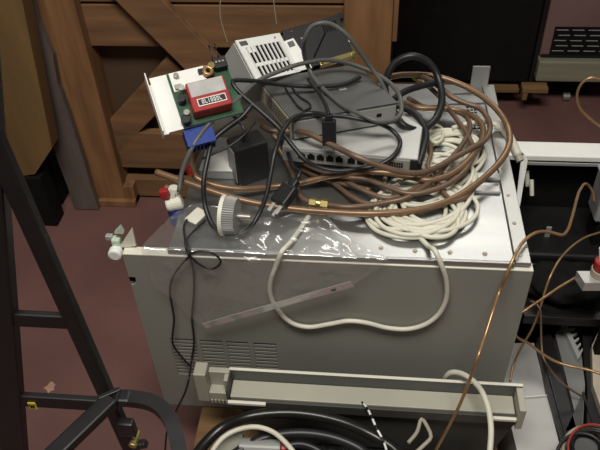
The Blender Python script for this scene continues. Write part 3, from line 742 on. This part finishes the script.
o = obj('frosted_wrapper', bar(bmesh.new(), T(190, 222, ZT+.010), T(203, 210, ZT+.012), .022, .003, bev=.001), 'whitep'); tag(o, 'small frosty white plastic piece beside the knotted thin black cable', 'wrapper')

# ================================================================== red and white connectors at left edge
t = thing('pipe_connector', 'white plastic connector with red cap beside the left edge of the cabinet', 'connector', tuple(T(172, 205, .56)))
p = T(170, 203, .575)
obj('base', cyl(bmesh.new(), p+V((.006, .004, -.04)), p+V((.006, .004, -.012)), .013, 18), 'blue', t, label='blue base')
obj('body', cyl(bmesh.new(), p+V((-.006, 0, -.004)), p+V((.018, .006, .000)), .0115, 18, bev=.003), 'whitep', t)
obj('elbow', cyl(bmesh.new(), p+V((.004, .006, .002)), p+V((.008, .010, .024)), .008, 16, bev=.002), 'whitep', t)
obj('collar', cyl(bmesh.new(), p+V((.010, .010, .012)), p+V((-.008, .010, .016)), .0095, 16), 'steel', t)
pc = T(164, 194, .592); obj('cap', bar(bmesh.new(), pc+V((-.006, 0, 0)), pc+V((.008, 0, .002)), .012, .016, bev=.003), 'red', t, label='red cap')
o = obj('red_clip', bar(bmesh.new(), T(186, 172, .61), T(192, 170, .612), .010, .014, bev=.002), 'red'); tag(o, 'small red clip beside the grey cable at the white box', 'clip')

# ================================================================== tray in front
t = thing('grey_tray', 'long pale grey plastic channel tray standing before the cabinet', 'tray', (.02, .64, .1625))
tx0, tx1 = -.207, .245
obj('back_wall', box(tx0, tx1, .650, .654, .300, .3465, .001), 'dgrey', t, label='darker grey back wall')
obj('edge_highlight', box(tx0, tx1, .6495, .6545, .3466, .3482, .0005), 'whitep', t, label='top edge with painted highlight')  # highlight along the top edge, put in as a pale strip
obj('channel_floor', box(tx0+.004, tx1-.012, .618, .6495, .316, .322, .001), 'tray', t)
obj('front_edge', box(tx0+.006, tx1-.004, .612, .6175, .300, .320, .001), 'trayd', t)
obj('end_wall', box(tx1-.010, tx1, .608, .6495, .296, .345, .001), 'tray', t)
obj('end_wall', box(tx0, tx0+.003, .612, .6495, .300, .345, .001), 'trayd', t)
obj('lip_highlight', box(tx0+.002, tx0+.062, .606, .6115, .317, .323, .001), 'whitep', t)  # highlighted stretches of the front lip, painted as short pale pieces
obj('lip_highlight', box(tx1-.046, tx1-.011, .606, .6115, .317, .323, .001), 'whitep', t)
obj('end_block', box(-.263, -.243, .636, .662, .276, .348, .002), 'tray', t)
b = bmesh.new(); bx(b, -.2425, tx0-.001, .636, .662, .280, .302, .001); bx(b, -.2425, tx0-.001, .652, .662, .302, .336, .001); bx(b, -.216, tx0-.001, .638, .652, .302, .334, .001)
obj('end_bridge', b, 'tray', t)
b = bmesh.new()
for k in range(6): bx(b, -.241+k*.006, -.241+k*.006+.003, .6345, .637, .276, .284)
obj('teeth', b, 'tray', t)
b = bmesh.new()
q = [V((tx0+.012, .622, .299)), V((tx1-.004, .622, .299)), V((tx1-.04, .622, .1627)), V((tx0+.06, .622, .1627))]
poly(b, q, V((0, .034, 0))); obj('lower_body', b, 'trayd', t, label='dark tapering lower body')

# ================================================================== black clutter in front of tray
t = thing('black_case', 'black plastic case under the coiled hoses before the tray', 'case', (.0, .54, .1625))
obj('body', box(-.13, .10, .51, .585, .1627, .262, .006), 'blackp', t)
cl_ = PY(333, 437, .552)
obj('clip', box(cl_.x-.008, cl_.x+.008, .545, .560, .2625, .285, .002), 'dgrey', t, label='grey clip')
for k in range(4): 
    obj('rib', box(-.11+k*.05, -.10+k*.05, .512, .582, .2625, .268, .001), 'black', t)
hz = .318
hp = [(x, y+6, z) for x, y, z in [(190, 460, .30), (203, 440, .30), (222, 422, .305), (248, 411, .318), (280, 407, .318), (312, 409, .318), (345, 417, .318), (372, 429, .318), (395, 444, .31), (405, 458, .30)]]
o = obj('black_hose', tube(bmesh.new(), path(hp), .0085, 14), 'hose'); tag(o, 'thick glossy black hose arching under the grey tray', 'hose', 'black hoses under the tray')
hp = [(225, 462, .30), (244, 448, .305), (268, 437, .308), (300, 433, .308), (335, 438, .305), (362, 450, .30), (374, 462, .30)]
o = obj('black_hose', tube(bmesh.new(), path(hp), .0075, 14), 'rubber'); tag(o, 'dull black inner hose arching below the glossy hose', 'hose', 'black hoses under the tray')
hp = [(255, 462, .29), (275, 450, .295), (300, 444, .295), (318, 450, .29), (330, 460, .285)]
o = obj('black_hose', tube(bmesh.new(), path(hp), .006, 12), 'rubber'); tag(o, 'smallest black hose arch at the bottom edge of the photo', 'hose', 'black hoses under the tray')
t = thing('glinting_cord', 'black cord with painted white glints crossing the glossy hose', 'cord', tuple(T(372, 420, .33)))
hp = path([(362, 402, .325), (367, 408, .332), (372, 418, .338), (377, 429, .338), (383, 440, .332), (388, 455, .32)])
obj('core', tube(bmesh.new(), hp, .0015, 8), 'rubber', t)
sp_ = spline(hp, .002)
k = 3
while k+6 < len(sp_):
    obj('glint_dash', tube(bmesh.new(), sp_[k:k+6], .0018, 8, smooth=False), 'white', t); k += 9  # white segments stand in for shiny reflections along the cord
t = thing('small_pale_box', 'small pale box at the bottom edge on the pallet corner', 'box', (-.20, .575, .1625))
obj('case', box(-.222, -.185, .555, .600, .1627, .252, .002), 'tray', t)
obj('lid', box(-.2225, -.1845, .554, .601, .2525, .256, .001), 'tray', t)
t = thing('grey_roll', 'grey roll with red end cap lying before the black hoses', 'roll', tuple(T(262, 446, .30)))
a, c = T(240, 447, .30), T(281, 449, .30)
obj('roll', cyl(bmesh.new(), a, c, .014, 24, bev=.001), 'mgrey', t)
obj('end_cap', cyl(bmesh.new(), c+(c-a).normalized()*.0004, c+(c-a).normalized()*.010, .0145, 24, bev=.002), 'red', t, label='red end cap')
o = obj('white_cable', tube(bmesh.new(), path([(206, 466, .33), (213, 450, .33), (224, 437, .333), (240, 429, .336), (257, 427, .338), (273, 432, .336), (286, 443, .333), (294, 453, .33), (302, 468, .32)]), .0038, 10), 'wcable'); tag(o, 'white cable arching at the bottom edge over the grey roll', 'cable')
o = obj('white_cable', tube(bmesh.new(), path([(444.5, 386, .30), (446, 377, .34), (451, 372.5, .356), (460, 373, .366), (471, 379, .374), (481, 390, .378), (488, 407, .376), (491, 428, .37), (490, 450, .36), (488, 468, .34)]), .0042, 10), 'wcable'); tag(o, 'white cable rising behind the tray and bending over its right end', 'cable')
o = obj('pale_cable_loop', tube(bmesh.new(), path([(408, 443, .30), (417, 432, .303), (421.5, 419, .306), (428, 428, .308), (431, 437, .306), (424, 445, .303), (412, 456, .30)]), .0030, 10), 'tan'); tag(o, 'thin pale cable bent into a point below the tray', 'cable')
t = thing('pale_carton', 'pale flat carton below the tray at bottom', 'carton', (.11, .555, .1625))
obj('case', box(.112, .20, .53, .592, .1627, .225, .002), 'tray', t)
obj('lid', box(.111, .201, .529, .593, .2252, .232, .001), 'tray', t)

# ================================================================== open appliance chassis at right
ZC = .45
t = thing('open_chassis', 'open white-rimmed appliance chassis with black interior, right of the cabinet', 'chassis', (.55, 1.0, 0))
cxl = .262; cyb = T(560, 142, ZC).y; cxr = .86; cyf = .875
obj('back_rim', box(cxl, cxr, cyb-.047, cyb, ZC-.012, ZC, .002), 'white', t)
obj('rim_lip', box(cxl+.028, cxr, cyb-.050, cyb-.0475, ZC-.020, ZC-.013, .001), 'lgrey', t)
a = T(529, 150, ZC); c = T(515, 214, ZC)
obj('side_rim', poly(bmesh.new(), [T(522, 152, ZC), T(528, 159, ZC), T(518.5, 214, ZC), T(514.5, 214, ZC)], V((0, 0, -.012))), 'lgrey', t)
obj('back_wall', box(cxl+.004, cxr, cyb-.010, cyb-.002, .02, ZC-.0125), 'blackm', t)
obj('side_wall', box(cxl-.004, cxl+.002, cyf, cyb-.011, .02, ZC-.0125), 'blackm', t)
obj('inner_step', box(cxl+.004, cxr, cyb-.16, cyb-.0105, .02, .30, .006), 'black', t)
obj('base', box(cxl-.004, cxr, cyf+.03, cyb, 0, .019), 'blackm', t)
obj('shelf', box(cxl+.02, cxr, cyf-.03, cyf+.10, .282, .290, .001), 'black', t)
obj('shelf_lip', box(cxl+.02, cxr, cyf-.036, cyf-.0305, .272, .292, .001), 'black', t)
obj('stanchion', box(cxl+.02, cxl+.06, cyf+.032, cyf+.09, .02, .2815), 'blackm', t)
obj('stanchion', box(.70, .76, cyf+.032, cyf+.09, .02, .2815), 'blackm', t)
for k, (px, py) in enumerate(((527, 171), (531.5, 180))):
    p = T(px, py, .40); cyl_b = cyl(bmesh.new(), p, p+V((.004, -.012, -.028)), .0042, 14)
    obj('pipe_stub', cyl_b, 'whitep', t)
p = T(547, 237, .30); obj('hanging_tab', box(p.x-.005, p.x+.005, p.y, p.y+.004, .2905, .325, .001), 'mgrey', t)
# black parts inside
o = obj('black_sack', None or bmesh.new(), 'blackm') if False else None
b = bmesh.new()
bmesh.ops.create_icosphere(b, subdivisions=4, radius=1)
cc = T(568, 296, .31)
for v in b.verts:
    d = v.co.copy(); k = 1+.18*noise.noise(d*2.3)+.07*noise.noise(d*6)
    v.co = V((cc.x+d.x*.075*k, cc.y+.03+d.y*.05*k, .2905+max(0, (d.z*.5+.5))*.045*k))
o = obj('black_cloth_bundle', b, 'blackm', smooth=True); tag(o, 'crumpled black cloth bundle on the chassis shelf', 'cloth')
t = thing('yellow_plastic_cup', 'dull yellow round part in the dark chassis behind the thin wires', 'plastic part', tuple(T(582, 244, .25)))
p = T(583, 243, .285)
obj('cup', cyl(bmesh.new(), p-V((0, 0, .014)), p, .018, 22, .016, bev=.002), 'woodd', t)
obj('rim', tube(bmesh.new(), [p+V((.017*math.cos(i*math.pi/5), .017*math.sin(i*math.pi/5), .001)) for i in range(10)], .002, 8, closed=True), 'woodd', t)
t = thing('clear_grey_container', 'clear grey plastic container at the right edge inside the chassis', 'container', tuple(T(598, 205, .40)))
a = T(599, 207, .40)
obj('body', box(a.x, a.x+.09, a.y, a.y+.06, .36, .445, .006), 'mesh', t)
obj('lid', box(a.x-.002, a.x+.092, a.y-.002, a.y+.062, .4455, .452, .002), 'mesh', t)
obj('support', box(a.x+.01, a.x+.08, a.y+.005, a.y+.055, .02, .3595), 'blackm', t)

# light grey flat block with reel of tape and red cap
zg = .425
t = thing('grey_block', 'light grey flat block under the red-topped reel at the right edge', 'block', tuple(T(590, 285, zg-.02)))
q = [T(577, 271, zg), T(640, 271, zg), T(640, 283, zg), T(585, 283, zg)]
obj('slab', poly(bmesh.new(), q, V((0, 0, -.018))), 'lgrey', t)
p = T(632, 278, zg); obj('leg', box(p.x-.015, p.x+.015, p.y-.008, p.y+.008, .0, zg-.0185, .001), 'blackm', t)
t = thing('tape_reel', 'tan reel with red top standing on the grey block', 'reel', tuple(T(600, 278, zg)))
p = T(600, 274, zg+.0005)
obj('spool', cyl(bmesh.new(), p, p+V((0, 0, .012)), .0155, 26, bev=.001), 'beige', t)
obj('red_top', cyl(bmesh.new(), p+V((0, 0, .0124)), p+V((0, 0, .030)), .0142, 26, bev=.002), 'red', t)
obj('white_tag', bar(bmesh.new(), p+V((-.004, .002, .0305)), p+V((-.010, .006, .056)), .014, .003, bev=.0005), 'whitep', t)

# lower right metal parts
def slab(name, q, z, dz, m_, parent=None, label=None):
    return obj(name, poly(bmesh.new(), [T(*p, z) for p in q], V((0, 0, -dz))), m_, parent, label)
zsv = .205
t = thing('silver_metal_box', 'silver sheet-metal box lying between cabinet and black rail', 'metal box', tuple(T(530, 400, 0)))
slab('back_sheet', ((498, 343), (534, 343), (547.5, 397), (500, 397)), zsv-.004, .19, 'silver', t)
slab('front_sheet', ((504, 398.5), (547, 395), (566, 470), (522, 470)), zsv, .2, 'silver', t)
obj('fold_edge', bar(bmesh.new(), T(503, 399, zsv+.0016), T(547, 395.5, zsv+.0016), .004, .003, bev=.0008), 'lgrey', t)
t = thing('black_rail', 'black steel rail running beside the silver metal box', 'rail', tuple(T(560, 400, 0)))
slab('bar', ((537, 338), (551, 333), (582, 450), (586, 470), (571, 470), (548, 392)), zsv+.012, .215, 'black', t)
obj('edge_bead', bar(bmesh.new(), T(541, 345, zsv+.0135), T(571, 455, zsv+.0135), .004, .003, bev=.0008), 'blackp', t)
t = thing('grey_sloping_cover', 'dark grey sheet-metal cover right of the black rail', 'metal cover', tuple(T(575, 390, 0)))
slab('sheet', ((555, 333), (566, 324), (581, 352), (585, 384), (583, 424), (582, 441)), zsv+.008, .21, 'cover', t)
slab('dark_flap', ((582, 394), (584, 390), (582.5, 424), (565, 432)), zsv+.012, .0035, 'trayd', t, label='darker triangular flap')
zv = zsv+.022
t = thing('slotted_bracket', 'white slotted metal bracket leaning on the dark grey cover', 'bracket', tuple(T(572, 340, zv)))
b = bmesh.new()
A_ = T(563, 323, zv); B_ = T(579, 358, zv); C_ = T(573, 322, zv); D_ = T(583, 350, zv)
poly(b, [A_, B_, B_.lerp(D_, .35), A_.lerp(C_, .35)], V((0, 0, -.006)))
for k in range(6):
    f0 = k/5.4; f1 = f0+.07
    poly(b, [A_.lerp(C_, .35).lerp(B_.lerp(D_, .35), f0), A_.lerp(C_, .35).lerp(B_.lerp(D_, .35), min(1, f1)), C_.lerp(D_, min(1, f1)), C_.lerp(D_, f0)], V((0, 0, -.006)))
obj('plate', b, 'lgrey', t)
obj('edge_fold', bar(bmesh.new(), A_+V((-.001, 0, -.008)), B_+V((-.001, 0, -.008)), .002, .014, bev=.0004), 'lgrey', t)
t = thing('black_side_frame', 'black steel frame along the right edge beside the beige board', 'frame', tuple(T(595, 400, 0)))
slab('post', ((580, 312), (601, 312), (597, 330), (590, 345), (591, 386), (604, 424), (622, 470), (606, 470), (587, 424), (588, 384), (584, 352)), zsv+.018, .223, 'black', t)
obj('edge_strip', bar(bmesh.new(), T(583, 392, zsv+.0195), T(603, 455, zsv+.0195), .003, .003, bev=.0006), 'blackp', t)
zbg = .237
t = thing('beige_board', 'beige panel standing at the right edge beside the black frame', 'board', tuple(T(600, 360, 0)))
obj('board', poly(bmesh.new(), [T(*p, zbg) for p in ((607, 304), (599, 330), (592, 345), (593, 385), (607, 425), (640, 440), (640, 304))], V((0, 0, -.05))), 'beige', t)
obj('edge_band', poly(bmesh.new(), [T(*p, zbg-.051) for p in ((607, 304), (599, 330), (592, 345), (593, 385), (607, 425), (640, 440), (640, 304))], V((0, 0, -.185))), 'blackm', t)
# wire coil bottom right
t = thing('wire_coil', 'coil of tan, red and black wires at the bottom right corner', 'wire coil', tuple(T(580, 445, .24)))
for k, (dx, dy, mm, r) in enumerate(((0, 0, 'tan', .0032), (2, -3, 'tan', .003), (6, -4, 'tan', .0022), (6, 1, 'rubber', .003), (-4, 4, 'rubber', .0028), (7, -5, 'redc', .002))):
    pts = [T(585+dx+24*math.cos(a_), 452+dy+24*math.sin(a_)*.95, .245+.004*k) for a_ in [i*math.pi/6 for i in range(12)]]
    obj('wire_loop', tube(bmesh.new(), pts, r, 8, closed=True), mm, t)
o = obj('black_pulley', cyl(bmesh.new(), T(586, 447, .229), T(586, 447, .240), .020, 28, bev=.003), 'blackp'); tag(o, 'black round hub inside the wire coil', 'hub')

# thin copper wires at right
def wire(name, L, r, m_, lab):
    o = obj(name, tube(bmesh.new(), L, r, 8), m_); tag(o, lab, 'wire', 'thin copper tubes at the right'); return o
B1 = path([(594, 203, .42), (592.5, 192, .44), (586.5, 184, .46), (580, 190, .48), (576.5, 200, .50), (572, 217, .52), (567, 231, .535), (562, 235, .543), (550, 232.3, .552), (538, 232, .564)])
B1 += [T(526, 239, .568), T(515, 255, .570), PY(507, 274, YF-.012)] + [PY(*p, YF-.012-.03*i) for i, p in enumerate(((500, 290), (493, 311), (485, 336), (477.5, 358)))] + [PY(470, 379, .60), PY(460, 404, .592), PY(449, 426, .585), PY(438, 446, .58), PY(430, 462, .575)]
wire('copper_wire', B1, .0024, 'bright', 'thin copper tube curving over the cabinet\'s right edge and down its front')
B2 = path([(606, 231, .36), (600, 232.5, .365), (584, 238, .38), (570, 248, .385), (558, 262, .39), (550, 277, .38), (545, 291, .36), (540, 308, .335), (531, 331, .30), (522, 346, .275), (514, 363, .25), (510, 382, .235)])
wire('copper_wire', B2, .0020, 'bright', 'thin copper tube arching from right edge down to the silver box')
B3 = path([(576.5, 277, .40), (558, 288, .40), (542, 299, .40), (524, 311, .39), (514, 319, .38), (512.5, 329, .37), (517, 337, .36), (528, 343, .345), (542, 353.5, .325), (557, 362, .315), (572, 366.5, .315), (587, 369.5, .32), (604, 375, .32)])
wire('copper_wire', B3, .0022, 'bright', 'thin copper tube with a hairpin bend beside the cabinet\'s front right corner')
B4 = path([(530, 301, .35), (536, 303.5, .35), (540, 310, .345), (541, 328, .32), (541.5, 345, .30), (543.5, 358, .29), (550, 369, .28), (562, 383, .26), (581, 396, .235)])
wire('copper_wire', B4, .0019, 'brownc', 'thin brown tube running down to the dark grey cover')
B5 = [PY(x, y, cyb-.02) for i, (x, y) in enumerate(((612, 82), (600, 79.5), (590, 78), (582, 83), (577, 94), (579.5, 107), (587, 116), (600, 126), (614, 133), (630, 140.5)))]
wire('copper_wire', B5, .0024, 'bright', 'single round copper tube loop at right below the grey timber')

# ================================================================== black stand at left
YS = .47
t = thing('black_metal_stand', 'black square-tube metal stand in the left foreground', 'stand', (-.38, YS, 0))
def S(px, py): return PY(px, py, YS)
def post(name, pa, pb, w, d, m_='black', parent=None):
    a, c = S(*pa), S(*pb); dr = c-a
    a2 = a-dr*(a.z/dr.z); c2 = a+dr*((1.0-a.z)/dr.z)
    obj(name, bar(bmesh.new(), V((a2.x, YS+d/2, 0)), V((c2.x, YS+d/2, 1.0)), d, w, up=dr.cross(V((0, 1, 0))), bev=.003), m_, parent)
post('upright', (103, 394), (33, 238), .019, .014, parent=t)
post('rail', (8, 420), (-10, 250), .034, .020, parent=t)
for (y0, y1, xl, xr_) in ((319, 333, 8, 68), (403, 415, 14, 100)):
    p = S(xl, (y0+y1)/2); q0 = S(xr_, y0+1); q1 = S(xr_, y1-1)
    obj('rung', box(p.x, q0.x, YS+.003, YS+.012, q1.z, q0.z, .002), 'black', t)
p = S(32, 407)
rg = obj('warning_label', box(p.x-.005, p.x+.005, YS+.0015, YS+.0028, p.z-.007, p.z+.006), 'yellow', t, label='small yellow label with black mark')
b = bmesh.new(); w = p
for (dx0, dx1, z0_, z1_) in ((-.0033, -.002, .0035, -.0035), (-.002, -.0003, -.0035, .002), (-.0003, .0013, .002, -.0035), (.0013, .0028, -.0035, .0035)):
    bar(b, V((w.x+dx0, YS+.001, w.z+z0_)), V((w.x+dx1, YS+.001, w.z+z1_)), .0008, .0012, bev=0)
obj('label_mark', b, 'chip', rg)
zj = S(113, 395).z
J = T(114, 395, zj)
obj('joint_plate', bar(bmesh.new(), T(98, 398, zj+.006), T(120, 389, zj+.006), .006, .004, bev=.001), 'black', t)
obj('arm', bar(bmesh.new(), T(112, 399, zj), T(34, 474, zj), .022, .014, bev=.003), 'black', t)
pts = path([(117, 398, zj), (130, 398.5, zj), (150, 402, zj), (162, 409, zj), (171, 421, zj), (177, 440, zj-.002), (180, 462, zj-.004), (180, 490, zj-.01)])
sp_ = spline(pts, .006); b = bmesh.new(); tt = bmesh.new(); rings = []
for i, p in enumerate(sp_):
    tn = (sp_[min(i+1, len(sp_)-1)]-sp_[max(0, i-1)]).normalized(); sd = tn.cross(V((0, 0, 1))).normalized(); u_ = sd.cross(tn)
    rings.append([tt.verts.new(p+sd*(.0085*sx)+u_*(.006*sz)) for (sx, sz) in ((-1, -1), (1, -1), (1, 1), (-1, 1))])
for A_, B_ in zip(rings, rings[1:]):
    for k in range(4): tt.faces.new((A_[k], A_[(k+1) % 4], B_[(k+1) % 4], B_[k]))
tt.faces.new(rings[0][::-1]); tt.faces.new(rings[-1]); bmesh.ops.recalc_face_normals(tt, faces=tt.faces); merge(b, tt)
obj('curved_arm', b, 'black', t)
obj('weld_sleeve', bar(bmesh.new(), T(119, 398, zj+.0005), T(131, 398.5, zj+.0005), .0185, .0135, bev=.003), 'blackp', t)
p = S(124, 420); obj('clamp', box(p.x-.006, p.x+.016, YS-.014, YS-.001, p.z-.020, p.z+.010, .003), 'blackp', t)
p = S(136, 434); k_ = obj('clamp_screw', cyl(bmesh.new(), V((p.x, YS-.018, p.z)), V((p.x+.002, YS+.004, p.z)), .0055, 6, bev=.0006), 'brass', t, label='brass clamp screw')
obj('wing_nut', bar(bmesh.new(), V((p.x-.004, YS-.010, p.z-.012)), V((p.x+.016, YS-.010, p.z-.004)), .010, .010, bev=.002), 'blackp', t)

# ================================================================== light
def area(name, loc, target, sx, sy, power, col):
    ld = bpy.data.lights.new(name, 'AREA'); ld.shape = 'RECTANGLE'; ld.size = sx; ld.size_y = sy; ld.energy = power; ld.color = col
    o = bpy.data.objects.new(name, ld); COL.objects.link(o); o.location = loc
    o.rotation_euler = (V(target)-V(loc)).to_track_quat('-Z', 'Y').to_euler(); return o
area('ceiling_lamp', (.5, 3.1, 2.9), (.3, 1.2, .5), 1.6, .5, 24, (1, .965, .90))
area('ceiling_lamp', (-.10, -.05, 2.7), (0, .8, .4), 1.2, .5, 50, (1, .965, .90))
w = bpy.data.worlds.new('world'); C.world = w; w.use_nodes = True
w.node_tree.nodes['Background'].inputs[0].default_value = (.88, .88, .85, 1); w.node_tree.nodes['Background'].inputs[1].default_value = .10
for o in bpy.data.objects:
    if '_w' in o: del o['_w']
C.view_settings.view_transform = 'Standard'; C.view_settings.look = 'None'; C.view_settings.gamma = 1; C.view_settings.use_curve_mapping = False
C.view_settings.exposure = 0.0
